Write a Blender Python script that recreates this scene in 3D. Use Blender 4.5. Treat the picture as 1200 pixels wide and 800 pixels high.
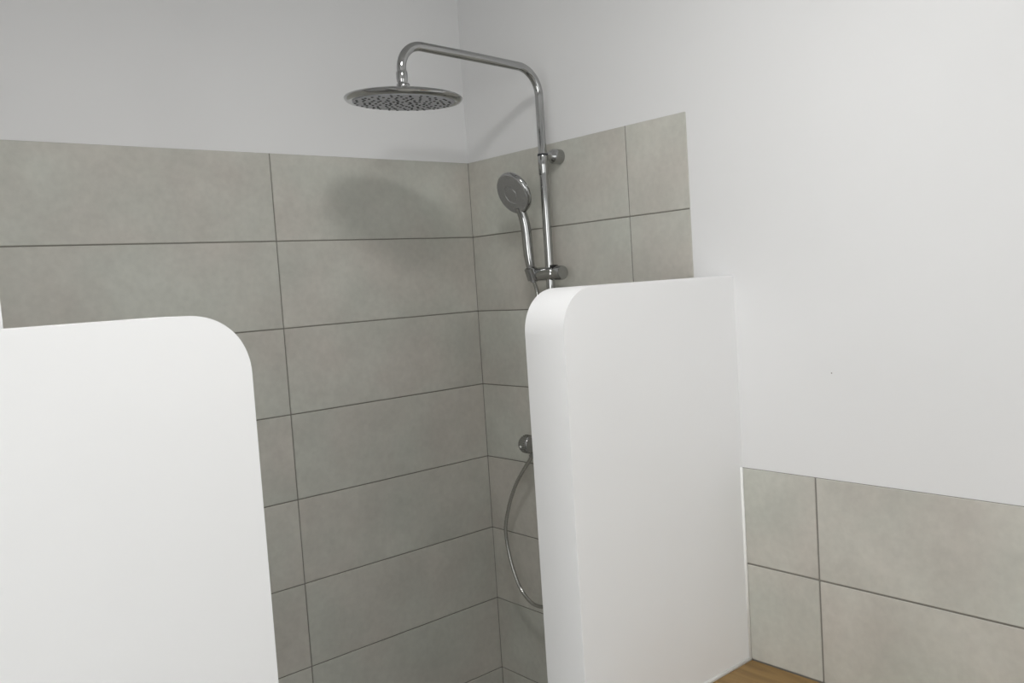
import bpy, bmesh, math, random
from mathutils import Vector, Matrix
random.seed(7)
for o in list(bpy.data.objects):
    bpy.data.objects.remove(o)
scene = bpy.context.scene
COL = scene.collection

# ------------------------------------------------------------------ camera
FPX = 1013.0
YAW, PITCH, ROLL = 0.7091, -0.0678, -0.0654
fw = Vector((math.sin(YAW) * math.cos(PITCH), math.cos(YAW) * math.cos(PITCH), math.sin(PITCH)))
rt = Vector((math.cos(YAW), -math.sin(YAW), 0))
up = rt.cross(fw)
rt2 = rt * math.cos(ROLL) + up * math.sin(ROLL)
up2 = up * math.cos(ROLL) - rt * math.sin(ROLL)
cam_data = bpy.data.cameras.new('camera')
cam_data.sensor_width = 36.0
cam_data.lens = FPX / 1200.0 * 36.0
cam_data.clip_start = 0.02
cam = bpy.data.objects.new('camera', cam_data)
COL.objects.link(cam)
M = Matrix((rt2, up2, -fw)).transposed().to_4x4()
M.translation = Vector((-1.4697, -1.8469, 1.6502))
cam.matrix_world = M
scene.camera = cam

# ------------------------------------------------------------------ light and exposure
world = bpy.data.worlds.new('world')
world.use_nodes = True
world.node_tree.nodes['Background'].inputs[0].default_value = (0.9, 0.95, 1.0, 1)
world.node_tree.nodes['Background'].inputs[1].default_value = 1.0
scene.world = world
LAMPS = [  # x, y, radius, emission strength of the ceiling lamps
    (-0.875, -1.16, 0.13, 56.0, 'round white ceiling lamp above the shower opening'),
]
FILL_PANES = [  # glowing panes added out of view for soft fill: wall, centre along wall, half width, z0, z1, strength
    ('wall_front', -1.2, 0.6, 1.0, 2.1, 2.1),
    ('wall_left', -2.0, 0.5, 1.0, 2.1, 4.5),
]
scene.view_settings.view_transform = 'Standard'
scene.view_settings.look = 'None'
scene.view_settings.gamma = 1.0
scene.view_settings.use_curve_mapping = False
scene.view_settings.exposure = -0.14

# ------------------------------------------------------------------ measures (metres)
H = 0.2                      # tile course
ZT = 1.979                   # top of the shower tiling
XW, YBACK, ZC = -2.45, -3.3, 2.54   # far left wall, wall behind, ceiling
YF, YB = -0.823, -0.727      # front and back face of the half walls
ZP = 1.636                   # top of the half walls
XL = -1.2665                 # right side of the wall left of the shower
XE_R, XE_L = -0.478, -1.019  # ends of the half walls
RAD = 0.078
ZCT = 0.845                  # wooden worktop
WZ, WJ = 1.247, -0.986       # splashback top and joint
DEP = 0.003                  # tiles stand proud of the plaster by this

# ------------------------------------------------------------------ materials
def newmat(name):
    m = bpy.data.materials.new(name)
    m.use_nodes = True
    return m, m.node_tree.nodes, m.node_tree.links, m.node_tree.nodes['Principled BSDF']

def plaster(name, col, rough=0.7, bump=0.04, spec=0.3):
    m, n, l, b = newmat(name)
    tc = n.new('ShaderNodeTexCoord')
    nz = n.new('ShaderNodeTexNoise'); nz.inputs['Scale'].default_value = 2.2; nz.inputs['Detail'].default_value = 4
    rp = n.new('ShaderNodeValToRGB')
    rp.color_ramp.elements[0].position = 0.3; rp.color_ramp.elements[1].position = 0.7
    rp.color_ramp.elements[0].color = (*[c * 0.975 for c in col], 1)
    rp.color_ramp.elements[1].color = (*col, 1)
    l.new(tc.outputs['Object'], nz.inputs['Vector']); l.new(nz.outputs['Fac'], rp.inputs['Fac'])
    l.new(rp.outputs['Color'], b.inputs['Base Color'])
    n2 = n.new('ShaderNodeTexNoise'); n2.inputs['Scale'].default_value = 60; n2.inputs['Detail'].default_value = 3
    l.new(tc.outputs['Object'], n2.inputs['Vector'])
    bp = n.new('ShaderNodeBump'); bp.inputs['Strength'].default_value = bump; bp.inputs['Distance'].default_value = 0.004
    l.new(n2.outputs['Fac'], bp.inputs['Height']); l.new(bp.outputs['Normal'], b.inputs['Normal'])
    b.inputs['Roughness'].default_value = rough
    b.inputs['Specular IOR Level'].default_value = spec
    return m

def tile_material():
    m, n, l, b = newmat('cement_tile')
    tc = n.new('ShaderNodeNewGeometry'); oi = n.new('ShaderNodeObjectInfo')
    add = n.new('ShaderNodeVectorMath'); add.operation = 'ADD'
    mul = n.new('ShaderNodeMath'); mul.operation = 'MULTIPLY'; mul.inputs[1].default_value = 37.0
    l.new(oi.outputs['Random'], mul.inputs[0])
    l.new(tc.outputs['Position'], add.inputs[0]); l.new(mul.outputs[0], add.inputs[1])
    big = n.new('ShaderNodeTexNoise'); big.inputs['Scale'].default_value = 6.5; big.inputs['Detail'].default_value = 6; big.inputs['Roughness'].default_value = 0.62
    fine = n.new('ShaderNodeTexNoise'); fine.inputs['Scale'].default_value = 70; fine.inputs['Detail'].default_value = 4
    hue = n.new('ShaderNodeTexNoise'); hue.inputs['Scale'].default_value = 4.5; hue.inputs['Detail'].default_value = 3
    for q in (big, fine, hue): l.new(add.outputs[0], q.inputs['Vector'])
    r1 = n.new('ShaderNodeValToRGB')
    e = r1.color_ramp.elements
    e[0].position = 0.30; e[0].color = (0.490, 0.490, 0.458, 1)
    e[1].position = 0.72; e[1].color = (0.590, 0.590, 0.554, 1)
    l.new(big.outputs['Fac'], r1.inputs['Fac'])
    r2 = n.new('ShaderNodeValToRGB')
    e = r2.color_ramp.elements
    e[0].position = 0.35; e[0].color = (1.0, 0.955, 0.925, 1)
    e[1].position = 0.65; e[1].color = (0.99, 1.0, 0.965, 1)
    l.new(hue.outputs['Fac'], r2.inputs['Fac'])
    mx = n.new('ShaderNodeMix'); mx.data_type = 'RGBA'; mx.blend_type = 'MULTIPLY'; mx.inputs['Factor'].default_value = 1.0
    l.new(r1.outputs['Color'], mx.inputs['A']); l.new(r2.outputs['Color'], mx.inputs['B'])
    r3 = n.new('ShaderNodeMapRange'); r3.inputs['From Min'].default_value = 0.3; r3.inputs['From Max'].default_value = 0.7
    r3.inputs['To Min'].default_value = 0.96; r3.inputs['To Max'].default_value = 1.04
    l.new(fine.outputs['Fac'], r3.inputs['Value'])
    mx2 = n.new('ShaderNodeVectorMath'); mx2.operation = 'SCALE'
    l.new(mx.outputs['Result'], mx2.inputs[0]); l.new(r3.outputs['Result'], mx2.inputs['Scale'])
    l.new(mx2.outputs['Vector'], b.inputs['Base Color'])
    bp = n.new('ShaderNodeBump'); bp.inputs['Strength'].default_value = 0.08; bp.inputs['Distance'].default_value = 0.002
    l.new(fine.outputs['Fac'], bp.inputs['Height']); l.new(bp.outputs['Normal'], b.inputs['Normal'])
    b.inputs['Roughness'].default_value = 0.55
    b.inputs['Specular IOR Level'].default_value = 0.35
    return m

def plain(name, col, rough=0.5, metal=0.0, spec=0.5):
    m, n, l, b = newmat(name)
    tc = n.new('ShaderNodeTexCoord')
    nz = n.new('ShaderNodeTexNoise'); nz.inputs['Scale'].default_value = 25; nz.inputs['Detail'].default_value = 3
    mr = n.new('ShaderNodeMapRange'); mr.inputs['To Min'].default_value = rough * 0.9; mr.inputs['To Max'].default_value = min(1, rough * 1.1)
    l.new(tc.outputs['Object'], nz.inputs['Vector']); l.new(nz.outputs['Fac'], mr.inputs['Value'])
    l.new(mr.outputs['Result'], b.inputs['Roughness'])
    b.inputs['Base Color'].default_value = (*col, 1)
    b.inputs['Metallic'].default_value = metal
    b.inputs['Specular IOR Level'].default_value = spec
    return m

def wood_material():
    m, n, l, b = newmat('oiled_oak')
    tc = n.new('ShaderNodeNewGeometry')
    mp = n.new('ShaderNodeMapping'); mp.inputs['Scale'].default_value = (14.0, 1.6, 6.0)
    l.new(tc.outputs['Position'], mp.inputs['Vector'])
    nz = n.new('ShaderNodeTexNoise'); nz.inputs['Scale'].default_value = 3.0; nz.inputs['Detail'].default_value = 8; nz.inputs['Distortion'].default_value = 0.6
    l.new(mp.outputs['Vector'], nz.inputs['Vector'])
    rp = n.new('ShaderNodeValToRGB'); e = rp.color_ramp.elements
    e[0].position = 0.3; e[0].color = (0.19, 0.112, 0.038, 1)
    e[1].position = 0.7; e[1].color = (0.36, 0.225, 0.080, 1)
    l.new(nz.outputs['Fac'], rp.inputs['Fac']); l.new(rp.outputs['Color'], b.inputs['Base Color'])
    b.inputs['Roughness'].default_value = 0.5
    return m

def emitter(name, col, strength):
    m = bpy.data.materials.new(name); m.use_nodes = True
    n, l = m.node_tree.nodes, m.node_tree.links
    n.clear()
    e = n.new('ShaderNodeEmission'); e.inputs[0].default_value = (*col, 1); e.inputs[1].default_value = strength
    o = n.new('ShaderNodeOutputMaterial'); l.new(e.outputs[0], o.inputs[0])
    return m

MAT = dict(
    plaster=plaster('white_plaster', (0.785, 0.785, 0.785)),
    partition=plaster('satin_white_plaster', (0.87, 0.87, 0.87), 0.5, 0.02, 0.4),
    tile=tile_material(),
    grout=plain('grey_grout', (0.25, 0.24, 0.215), 0.9, 0, 0.1),
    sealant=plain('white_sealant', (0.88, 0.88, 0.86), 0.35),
    chrome=plain('chrome', (0.41, 0.413, 0.41), 0.07, 1.0),
    chrome_hose=plain('chrome_hose', (0.50, 0.50, 0.48), 0.2, 1.0),
    faceplate=plain('grey_spray_face', (0.50, 0.51, 0.55), 0.4, 0.1),
    handface=plain('satin_grey_spray_face', (0.30, 0.30, 0.295), 0.4, 0.5),
    rubber=plain('dark_rubber', (0.035, 0.037, 0.042), 0.5),
    black=plain('black_plastic', (0.02, 0.02, 0.02), 0.45),
    wood=wood_material(),
    floor=plain('floor_screed', (0.62, 0.60, 0.56), 0.5),
    lampbody=plain('lamp_white', (0.8, 0.8, 0.8), 0.4),
)

# ------------------------------------------------------------------ mesh helpers
def link(name, bm, mat, parent=None, smooth=False):
    me = bpy.data.meshes.new(name)
    bmesh.ops.recalc_face_normals(bm, faces=bm.faces)
    bm.to_mesh(me); bm.free()
    if smooth:
        for p in me.polygons: p.use_smooth = True
    me.materials.append(mat)
    o = bpy.data.objects.new(name, me); COL.objects.link(o)
    if parent is not None: o.parent = parent
    return o

def smooth_by_angle(o, ang=40):
    me = o.data
    for p in me.polygons: p.use_smooth = True
    bm = bmesh.new(); bm.from_mesh(me)
    for e in bm.edges:
        if len(e.link_faces) == 2 and e.calc_face_angle(0) > math.radians(ang): e.smooth = False
    bm.to_mesh(me); bm.free()

def box(bm, lo, hi, bevel=0.0, seg=2):
    vs = [bm.verts.new((x, y, z)) for x in (lo[0], hi[0]) for y in (lo[1], hi[1]) for z in (lo[2], hi[2])]
    F = [(0, 1, 3, 2), (4, 6, 7, 5), (0, 4, 5, 1), (2, 3, 7, 6), (0, 2, 6, 4), (1, 5, 7, 3)]
    fs = [bm.faces.new([vs[i] for i in f]) for f in F]
    if bevel:
        es = list({e for f in fs for e in f.edges})
        bmesh.ops.bevel(bm, geom=es, offset=bevel, segments=seg, affect='EDGES', profile=0.5)

def frame_axes(t, ref=None):
    t = t.normalized()
    a = ref if ref is not None else (Vector((0, 0, 1)) if abs(t.z) < 0.9 else Vector((1, 0, 0)))
    u = (a - t * a.dot(t)).normalized()
    return u, t.cross(u)

def tube(bm, pts, rad, seg=20, caps=True):
    """swept round tube; rad is a number or one per point"""
    pts = [Vector(p) for p in pts]
    n = len(pts)
    rads = rad if isinstance(rad, (list, tuple)) else [rad] * n
    rings = []; u = None
    for i, p in enumerate(pts):
        t = (pts[min(i + 1, n - 1)] - pts[max(i - 1, 0)]).normalized()
        if u is None: u, v = frame_axes(t)
        else:
            u = (u - t * u.dot(t)).normalized(); v = t.cross(u)
        rings.append([bm.verts.new(p + (u * math.cos(2 * math.pi * k / seg) + v * math.sin(2 * math.pi * k / seg)) * rads[i]) for k in range(seg)])
    for a, b in zip(rings, rings[1:]):
        for k in range(seg): bm.faces.new((a[k], a[(k + 1) % seg], b[(k + 1) % seg], b[k]))
    if caps:
        bm.faces.new(rings[0]); bm.faces.new(rings[-1])

def lathe(bm, prof, org, axis, seg=48):
    """prof: (radius, height along axis); turns about axis through org"""
    org = Vector(org); ax = Vector(axis).normalized(); u, v = frame_axes(ax)
    rings = []
    for r, z in prof:
        if r < 1e-6: rings.append([bm.verts.new(org + ax * z)])
        else: rings.append([bm.verts.new(org + ax * z + (u * math.cos(2 * math.pi * k / seg) + v * math.sin(2 * math.pi * k / seg)) * r) for k in range(seg)])
    for a, b in zip(rings, rings[1:]):
        for k in range(seg):
            k2 = (k + 1) % seg
            if len(a) == 1 and len(b) == 1: continue
            if len(a) == 1: bm.faces.new((a[0], b[k2], b[k]))
            elif len(b) == 1: bm.faces.new((a[k], a[k2], b[0]))
            else: bm.faces.new((a[k], a[k2], b[k2], b[k]))

def struct(o, label=None):
    o['kind'] = 'structure'
    if label: o['label'] = label
    return o

def tag(o, label, cat, group=None):
    o['label'] = label; o['category'] = cat
    if group: o['group'] = group
    return o

def empty(name, loc):
    o = bpy.data.objects.new(name, None); o.empty_display_size = 0.05
    o.location = loc; COL.objects.link(o); return o

def reparent(child, parent):
    child.parent = parent
    child.matrix_parent_inverse = Matrix.Translation(parent.location).inverted()

def one_box(name, lo, hi, mat, parent=None, bevel=0.0):
    bm = bmesh.new(); box(bm, lo, hi, bevel); return link(name, bm, mat, parent)

# ------------------------------------------------------------------ the room shell
T = 0.12
wall_back = struct(one_box('wall_back', (XL, DEP, 0), (T, T + DEP, ZC), MAT['plaster']), 'white plastered back wall with grey tiles in the shower')
wall_right = struct(one_box('wall_right', (DEP, YBACK, 0), (T + DEP, DEP, ZC), MAT['plaster']), 'white plastered wall carrying the shower column and splashback')
struct(one_box('wall_return', (XW, YB + 0.001, 0), (XL, T + DEP, ZC), MAT['plaster']), 'white wall closing the other end of the shower')
struct(one_box('wall_left', (XW - T, YBACK, 0), (XW, T + DEP, ZC), MAT['plaster']))
struct(one_box('wall_front', (XW - T, YBACK - T, 0), (T + DEP, YBACK, ZC), MAT['plaster']))
struct(one_box('ceiling', (XW - T, YBACK - T, ZC), (T + DEP, T + DEP, ZC + 0.1), MAT['plaster']))
struct(one_box('floor', (XW - T, YBACK - T, -0.1), (T + DEP, T + DEP, 0), MAT['floor']))

# tiles: each one a child of its wall; alike sizes share a mesh
GAP = 0.0026
tile_mesh = {}
def tile(parent, wall, a0, a1, z0, z1, GAP=GAP):
    """wall 'y': back wall (a along x), front at y=0; wall 'x': right wall (a along y), front at x=0"""
    w, hgt = round(a1 - a0 - GAP, 4), round(z1 - z0 - GAP, 4)
    key = (wall, w, hgt)
    if key not in tile_mesh:
        bm = bmesh.new()
        if wall == 'y': box(bm, (-w / 2, 0, -hgt / 2), (w / 2, DEP, hgt / 2), 0.0009, 1)
        else: box(bm, (0, -w / 2, -hgt / 2), (DEP, w / 2, hgt / 2), 0.0009, 1)
        me = bpy.data.meshes.new('tile'); bmesh.ops.recalc_face_normals(bm, faces=bm.faces); bm.to_mesh(me); bm.free()
        me.materials.append(MAT['tile']); tile_mesh[key] = me
    o = bpy.data.objects.new('tile', tile_mesh[key]); COL.objects.link(o); o.parent = parent
    c = (a0 + a1) / 2; z = (z0 + z1) / 2
    j = random.uniform(-0.0004, 0.0002)
    o.location = (c, j, z) if wall == 'y' else (j, c, z)
    return o

rows = [(ZT - (i + 1) * H, ZT - i * H) for i in range(9)] + [(0.0, ZT - 9 * H)]
XJ, YJ = -0.572, -0.5616
for z0, z1 in rows:
    tile(wall_back, 'y', XJ, 0.0010, z0, z1)
    tile(wall_back, 'y', XJ - 0.6, XJ, z0, z1)
    tile(wall_back, 'y', XL, XJ - 0.6, z0, z1)
    tile(wall_right, 'x', YJ, 0.0010, z0, z1)
    tile(wall_right, 'x', YB - GAP / 2, YJ, z0, z1)
for z0, z1 in ((WZ - H, WZ), (ZCT, WZ - H)):
    tile(wall_right, 'x', WJ, YF, z0, z1, 0.0036)
    for k in range(2):
        tile(wall_right, 'x', WJ - 0.6 * (k + 1), WJ - 0.6 * k, z0, z1, 0.0036)
# grout beds behind the tile joints
one_box('grout', (XL, 0.0016, 0), (0.002, DEP + 0.001, ZT - 0.001), MAT['grout'], wall_back)
one_box('grout', (0.0016, YB + 0.002, 0), (DEP + 0.001, 0.002, ZT - 0.001), MAT['grout'], wall_right)
one_box('grout', (0.0016, WJ - 1.2, ZCT - 0.03), (DEP + 0.001, YF, WZ - 0.001), MAT['grout'], wall_right)

bm = bmesh.new()       # a tiny mark in the plaster
lathe(bm, [(0, 0), (0.0014, 0), (0.0010, 0.0006), (0, 0.0007)], (DEP + 0.0001, -1.0264, 1.4461), (-1, 0, 0), 10)
link('nail_mark', bm, MAT['grout'], wall_right)

# ------------------------------------------------------------------ half walls with a rounded free corner
def half_wall(name, x_wall, x_end, label):
    s = 1 if x_end > x_wall else -1
    prof = [(x_wall, 0.0), (x_end, 0.0)]
    n = 20
    for k in range(n + 1):
        a = math.pi / 2 * k / n
        ex = 0.93  # slightly squarer than a circle
        prof.append((x_end - s * RAD * (1 - abs(math.cos(a)) ** ex), ZP - RAD * (1 - abs(math.sin(a)) ** ex)))
    prof.append((x_wall, ZP))
    bm = bmesh.new()
    f = [bm.verts.new((x, YF, z)) for x, z in prof]; b = [bm.verts.new((x, YB, z)) for x, z in prof]
    bm.faces.new(f); bm.faces.new(b[::-1])
    m = len(prof)
    for k in range(m): bm.faces.new((f[k], f[(k + 1) % m], b[(k + 1) % m], b[k]))
    rim = [e for e in bm.edges if (abs(e.verts[0].co.y - e.verts[1].co.y) < 1e-6)
           and max(v.co.z for v in e.verts) > 0.01 and min(abs(v.co.x - x_wall) for v in e.verts) > -1
           and not all(abs(v.co.x - x_wall) < 1e-6 for v in e.verts)]
    bmesh.ops.bevel(bm, geom=rim, offset=0.004, segments=3, affect='EDGES', profile=0.5)
    o = link(name, bm, MAT['partition']); smooth_by_angle(o, 30)
    o['kind'] = 'thing'
    return tag(o, label, 'partition')

half_wall('shower_partition', DEP, XE_R, 'white half wall with rounded corner joined to the wall beside the splashback')
half_wall('shower_partition', XW + 0.001, XE_L, 'broad white half wall with rounded corner, across the shower opening from the splashback')

# sealant beads
def bead(name, p, q, r, label):
    bm = bmesh.new(); tube(bm, [p, q], r, 10); o = link(name, bm, MAT['sealant'], None, True)
    return struct(o, label)
bead('trim_1', (-0.002, YF - 0.001, ZCT), (-0.002, YF - 0.001, WZ), 0.0032, 'white sealant bead down the corner of the splashback')
bead('trim_2', (-0.002, YF - 0.001, ZCT + 0.0015), (XE_R, YF - 0.001, ZCT + 0.0015), 0.0042, 'white sealant bead along the foot of the half wall')

# ------------------------------------------------------------------ worktop
ct = one_box('wooden_worktop', (-0.43, WJ - 1.1, ZCT - 0.04), (-0.0005, YF - 0.001, ZCT), MAT['wood'], None, 0.002)
tag(ct, 'brown oak worktop against the tiled splashback and half wall', 'worktop')

# ------------------------------------------------------------------ shower column
RX, RY = -0.056, -0.3534          # riser axis
ZM = 1.245                        # mixer axis height
ZBR = 1.943                       # upper wall bracket
ZARM = 2.142
XS = -0.438                       # stem of the rain head
col = empty('shower_column', (RX, RY, ZM))
tag(col, 'chrome shower column with round rain head fixed to the tiled wall', 'shower')
def part(name, bm, mat='chrome', parent=None, ang=35):
    o = link(name, bm, MAT[mat]); smooth_by_angle(o, ang)
    if parent is None: reparent(o, col)
    else: o.parent = parent        # parts keep world coordinates, so a sub-part needs no offset
    return o

bm = bmesh.new()
tube(bm, [(RX, RY, ZM + 0.02), (RX, RY, ZBR - 0.043)], 0.0105, 28)
part('riser_pipe', bm)
bm = bmesh.new()       # sleeve below the bracket
lathe(bm, [(0, -0.046), (0.0108, -0.046), (0.0118, -0.044), (0.0118, -0.003), (0.011, 0.0), (0, 0.0)], (RX, RY, ZBR), (0, 0, 1), 32)
part('sleeve', bm)
bm = bmesh.new()       # dark seam ring
lathe(bm, [(0.0, -0.0022), (0.0124, -0.0022), (0.0124, 0.0022), (0, 0.0022)], (RX, RY, ZBR + 0.001), (0, 0, 1), 32)
part('seal_ring', bm, 'rubber')

def bend_path(z0):
    pts = [(RX, RY, z0), (RX, RY, ZARM - 0.062)]
    r = 0.062
    for k in range(1, 17):
        a = math.pi / 2 * k / 16
        pts.append((RX - r * (1 - math.cos(a)), RY, ZARM - r + r * math.sin(a)))
    r2 = 0.052
    zl = ZARM + 0.010
    pts.append((XS + r2 + 0.15, RY, (ZARM + zl) / 2))
    pts.append((XS + r2, RY, zl))
    for k in range(1, 17):
        a = math.pi / 2 * k / 16
        pts.append((XS + r2 - r2 * math.sin(a), RY, zl - r2 * (1 - math.cos(a))))
    pts.append((XS, RY, 2.0855))
    return pts
bm = bmesh.new(); tube(bm, bend_path(ZBR), 0.0098, 28); part('shower_arm', bm)

# upper wall bracket: round rosette on the wall and a short arm to the pipe
bm = bmesh.new()
lathe(bm, [(0, 0), (0.0175, 0), (0.0178, 0.002), (0.0172, 0.022), (0.0150, 0.028), (0.0105, 0.033), (0.0090, 0.038), (0.0090, 0.050), (0, 0.050)], (-0.0002, RY, ZBR - 0.001), (-1, 0, 0), 40)
part('wall_bracket', bm)

# slider clamp across the riser (axis along the wall)
ZSL = 1.666
bm = bmesh.new()
lathe(bm, [(0, -0.058), (0.013, -0.058), (0.0160, -0.055), (0.0166, -0.05), (0.0166, 0.016), (0.0148, 0.018), (0.0148, 0.020), (0.0166, 0.022), (0.0170, 0.026), (0.0170, 0.041), (0.0155, 0.045), (0, 0.0455)], (RX, RY, ZSL), (0, -1, 0), 40)
sl = part('slider_clamp', bm)
bm = bmesh.new()
box(bm, (RX - 0.010, RY - 0.021, ZSL + 0.0145), (RX + 0.008, RY - 0.010, ZSL + 0.0195), 0.001)
part('lock_tab', bm, 'black', sl)
# hand-shower holder cup at the clamp's far end
HB = Vector((RX - 0.012, RY + 0.050, ZSL))
HAX = Vector((-0.25, 0.02, 0.97)).normalized()
bm = bmesh.new()
lathe(bm, [(0.0100, -0.0125), (0.0140, -0.012), (0.0150, 0.0165), (0.0120, 0.0175), (0.0100, -0.0125)], HB, HAX, 32)
part('holder_cup', bm, 'chrome', sl)

# thermostatic mixer bar
bm = bmesh.new()
lathe(bm, [(0, -0.102), (0.0205, -0.102), (0.021, -0.100), (0.021, 0.100), (0.0205, 0.102), (0, 0.102)], (RX, RY, ZM), (0, 1, 0), 40)
part('mixer_body', bm)
for s in (1, -1):
    bm = bmesh.new()
    lathe(bm, [(0, 0.1035), (0.0195, 0.1035), (0.0212, 0.1055), (0.0222, 0.108), (0.0222, 0.128), (0.020, 0.133), (0.014, 0.1355), (0, 0.136)], (RX, RY, ZM), (0, s, 0), 36)
    for k in range(24):     # grip ribs
        a = 2 * math.pi * k / 24
        c = Vector((RX + 0.0222 * math.cos(a), RY + s * 0.119, ZM + 0.0222 * math.sin(a)))
        box(bm, c - Vector((0.0009, 0.009, 0.0009)), c + Vector((0.0009, 0.009, 0.0009)))
    kn = part('mixer_knob', bm)
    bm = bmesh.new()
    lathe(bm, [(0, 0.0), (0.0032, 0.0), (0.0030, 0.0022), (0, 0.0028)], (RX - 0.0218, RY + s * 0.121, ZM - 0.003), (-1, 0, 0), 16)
    part('knob_glint', bm, 'sealant', kn)  # small white stud imitating a highlight on the knob
    bm = bmesh.new()
    lathe(bm, [(0, 0), (0.030, 0), (0.031, 0.003), (0.029, 0.008), (0.015, 0.012), (0.013, 0.045), (0, 0.045)], (-0.0002, RY + s * 0.075, ZM), (-1, 0, 0), 36)
    part('wall_rosette', bm)
bm = bmesh.new()
lathe(bm, [(0, 0.0), (0.0095, 0.0), (0.0095, 0.012), (0.0075, 0.018), (0.0075, 0.024), (0, 0.024)], (RX, RY + 0.094, ZM - 0.010), (0, 0.55, -0.83), 28)
part('hose_outlet', bm)
bm = bmesh.new()
lathe(bm, [(0, 0.018), (0.013, 0.018), (0.0135, 0.02), (0.0135, 0.032), (0.0115, 0.035), (0, 0.035)], (RX, RY, ZM), (0, 0, 1), 28)
part('riser_nut', bm)

# rain head, swivelled slightly
HC = Vector((XS, RY, 2.0405))
ax = Vector((0, 0, 1))
Rt = Matrix.Rotation(0.055, 3, fw) @ Matrix.Rotation(0.050, 3, rt)
ax = (Rt @ ax).normalized()
RH = 0.1215
bm = bmesh.new()
lathe(bm, [(0, -0.0065), (RH - 0.016, -0.0065), (RH - 0.010, -0.0080), (RH - 0.005, -0.0070), (RH - 0.001, -0.003), (RH, 0.0), (RH - 0.002, 0.003), (RH - 0.010, 0.006), (RH * 0.7, 0.0115), (RH * 0.35, 0.0155), (0.020, 0.0175), (0.016, 0.021), (0.0, 0.021)], HC, ax, 96)
head = part('rain_head', bm, 'chrome', None, 50)
bm = bmesh.new()
lathe(bm, [(0, -0.0066), (RH - 0.0175, -0.0066), (RH - 0.0175, -0.0084), (RH - 0.0195, -0.0090), (0, -0.0090)], HC, ax, 96)
fp = part('spray_face', bm, 'faceplate', head)
bm = bmesh.new()
u, v = frame_axes(ax)
for ring in range(1, 8):
    r = ring * (RH - 0.025) / 7.0
    cnt = int(3 + ring * 4.2)
    for k in range(cnt):
        a = 2 * math.pi * (k + random.uniform(-0.22, 0.22) + 0.37 * ring) / cnt
        rj = r + random.uniform(-0.003, 0.003)
        c = HC + u * rj * math.cos(a) + v * rj * math.sin(a)
        lathe(bm, [(0.0029, -0.0088), (0.0025, -0.0102), (0.0, -0.0106)], c, ax, 8)
nz = part('spray_nozzles', bm, 'rubber', head); nz['kind'] = 'stuff'
bm = bmesh.new()       # collar nuts on the stem
lathe(bm, [(0, 0.012), (0.0170, 0.0145), (0.0150, 0.0180), (0.0130, 0.0200), (0.0140, 0.0225), (0.0140, 0.0275), (0.0120, 0.0305), (0.0, 0.0305)], HC, ax, 32)
part('swivel_nut', bm)
bm = bmesh.new()
lathe(bm, [(0, -0.017), (0.0080, -0.017), (0.0112, -0.009), (0.0118, -0.004), (0.0118, 0.008), (0.0106, 0.011), (0.0, 0.011)], (XS, RY, 2.0845), (0, 0, 1), 32)
part('stem_collar', bm)

# ------------------------------------------------------------------ hand shower in the clamp
hs = empty('hand_shower', HB)
tag(hs, 'small chrome hand shower with round grey face resting in the slider clamp', 'hand shower')
def hpart(name, bm, mat, ang=40, parent=None):
    o = link(name, bm, MAT[mat]); smooth_by_angle(o, ang)
    if parent is None: reparent(o, hs)
    else: o.parent = parent
    return o
FC = Vector((-0.110, RY + 0.056, 1.858))           # centre of the round head
FN = Vector((-math.cos(math.radians(24)), 0.0, -math.sin(math.radians(24)))).normalized()
FUP = (HAX - FN * HAX.dot(FN)).normalized()
RHS = 0.0520
neck = FC - FUP * (RHS - 0.004) - FN * 0.006
p0 = HB - HAX * 0.018
bm = bmesh.new()
def bez(a, b, c, d, t): return a * (1 - t) ** 3 + b * 3 * t * (1 - t) ** 2 + c * 3 * t * t * (1 - t) + d * t ** 3
N = 20
pts = [bez(p0, p0 + HAX * 0.09, neck - FUP * 0.05 - FN * 0.004, neck + FUP * 0.012, i / N) for i in range(N + 1)]
rads = [0.0088 + 0.0036 * min(1, i / 6) - 0.0012 * max(0, (i - 12) / 8) for i in range(N + 1)]
tube(bm, pts, rads, 24)
hpart('handle', bm, 'chrome')
bm = bmesh.new()
lathe(bm, [(0, 0.0), (RHS - 0.006, 0.0), (RHS - 0.002, -0.0015), (RHS, -0.006), (RHS - 0.001, -0.011), (RHS - 0.008, -0.017), (RHS * 0.5, -0.022), (0, -0.023)], FC, FN, 64)
hb = hpart('shower_body', bm, 'chrome', 50)
bm = bmesh.new()
lathe(bm, [(0, -0.0005), (RHS - 0.0045, -0.0005), (RHS - 0.0052, 0.0012), (RHS * 0.45, 0.0017), (RHS * 0.43, 0.0006), (RHS * 0.28, 0.0006), (RHS * 0.26, 0.0018), (0, 0.0022)], FC, FN, 64)
hpart('spray_face', bm, 'handface', 40, hb)
bm = bmesh.new()
u, v = frame_axes(FN)
for ring, cnt in ((0.36, 8), (0.58, 16), (0.72, 22), (0.84, 28)):
    for k in range(cnt):
        a = 2 * math.pi * (k + ring) / cnt
        c = FC + (u * math.cos(a) + v * math.sin(a)) * RHS * ring
        lathe(bm, [(0.0012, 0.0005), (0.0010, 0.0024), (0, 0.0025)], c, FN, 6)
o = hpart('spray_nozzles', bm, 'handface', 40, hb); o['kind'] = 'stuff'
bm = bmesh.new()
lathe(bm, [(0, 0), (0.0062, 0.0), (0.0062, 0.0035), (0, 0.0035)], FC - FUP * (RHS - 0.0005) - FN * 0.004, -FUP, 16)
hpart('neck_seal', bm, 'rubber')

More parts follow.
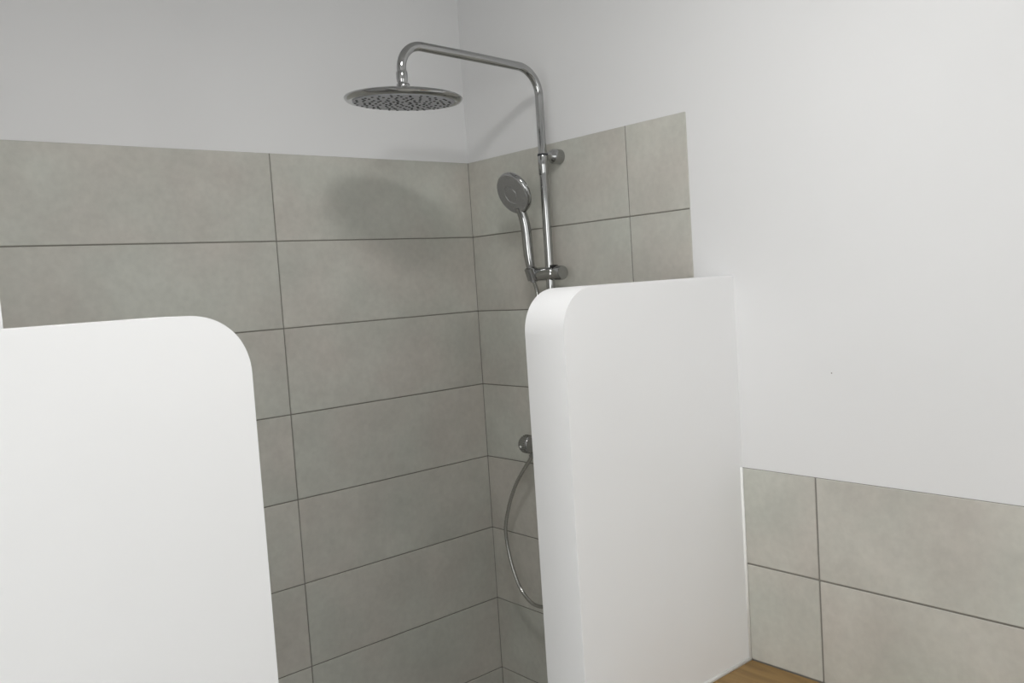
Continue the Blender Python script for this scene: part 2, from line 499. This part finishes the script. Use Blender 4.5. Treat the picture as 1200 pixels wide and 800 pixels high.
# ------------------------------------------------------------------ hose: outlet -> loop -> hand shower
def catmull(P, n=14):
    P = [Vector(p) for p in P]; P = [P[0] * 2 - P[1]] + P + [P[-1] * 2 - P[-2]]
    out = []
    for i in range(1, len(P) - 2):
        a, b, c, d = P[i - 1:i + 3]
        for k in range(n):
            t = k / n
            out.append(0.5 * ((2 * b) + (c - a) * t + (2 * a - 5 * b + 4 * c - d) * t * t + (3 * b - a - 3 * c + d) * t ** 3))
    out.append(P[-2]); return out
he = HB - HAX * 0.018
hpts = catmull([(RX, RY + 0.106, ZM - 0.027), (RX, RY + 0.1195, ZM - 0.045), (RX, -0.2050, 1.1690), (RX, -0.1710, 1.1240), (RX, -0.1433, 1.0700),
                (RX, -0.1243, 1.0073), (RX, -0.1328, 0.9408), (RX, -0.1571, 0.8776), (RX, -0.1841, 0.8453), (RX, -0.225, 0.8282),
                (RX - 0.004, -0.275, 0.845), (RX - 0.010, -0.315, 0.92), (RX - 0.014, -0.325, 1.10), (RX - 0.030, RY + 0.040, 1.35), (he.x + 0.006, he.y, he.z - 0.10), tuple(he - HAX * 0.03), tuple(he)])
bm = bmesh.new()
rr = [0.0049 if (i % 2) else 0.0045 for i in range(len(hpts))]
tube(bm, hpts, rr, 14)
hose = link('shower_hose', bm, MAT['chrome_hose'], None, True)
tag(hose, 'flexible silver hose hanging in a loop below the shower mixer', 'hose')

# ------------------------------------------------------------------ ceiling lamps (the room's own light)
for lx, ly, lr, st, lab in LAMPS:
    e = empty('ceiling_lamp', (lx, ly, ZC))
    bm = bmesh.new(); lathe(bm, [(0, 0), (lr + 0.015, 0), (lr + 0.015, -0.03), (lr, -0.034), (lr, -0.028), (0, -0.028)], (lx, ly, ZC - 0.0005), (0, 0, 1), 40)
    reparent(link('lamp_body', bm, MAT['lampbody']), e)
    bm = bmesh.new(); lathe(bm, [(0, -0.0285), (lr - 0.001, -0.0285), (lr - 0.004, -0.038), (lr * 0.6, -0.043), (0, -0.045)], (lx, ly, ZC - 0.0005), (0, 0, 1), 40)
    reparent(link('diffuser', bm, emitter('lamp_light', (1.0, 0.992, 0.985), st), None, True), e)
    e['kind'] = 'thing'
    tag(e, lab, 'lamp')

for i, (wl, c, hw, z0, z1, st) in enumerate(FILL_PANES):  # added emitters with frames, out of view, for soft fill light
    def place(lo, hi):      # (along wall, into room, z)
        if wl == 'wall_front': return (c + lo[0], YBACK + lo[1], lo[2]), (c + hi[0], YBACK + hi[1], hi[2])
        return (XW + lo[1], c + lo[0], lo[2]), (XW + hi[1], c + hi[0], hi[2])
    w = one_box('fill_pane_%d' % (i + 1), *place((-hw, 0.0005, z0), (hw, 0.012, z1)), emitter('fill_glow', (0.985, 0.995, 0.985), st))
    struct(w, 'unseen glowing pane added for soft fill light')
    bm = bmesh.new()
    for lo, hi in (((-hw - 0.05, 0.0005, z0 - 0.05), (-hw, 0.03, z1 + 0.05)), ((hw, 0.0005, z0 - 0.05), (hw + 0.05, 0.03, z1 + 0.05)),
                   ((-hw, 0.0005, z0 - 0.05), (hw, 0.03, z0)), ((-hw, 0.0005, z1), (hw, 0.03, z1 + 0.05))):
        box(bm, *place(lo, hi))
    link('fill_pane_frame', bm, MAT['lampbody'], w)
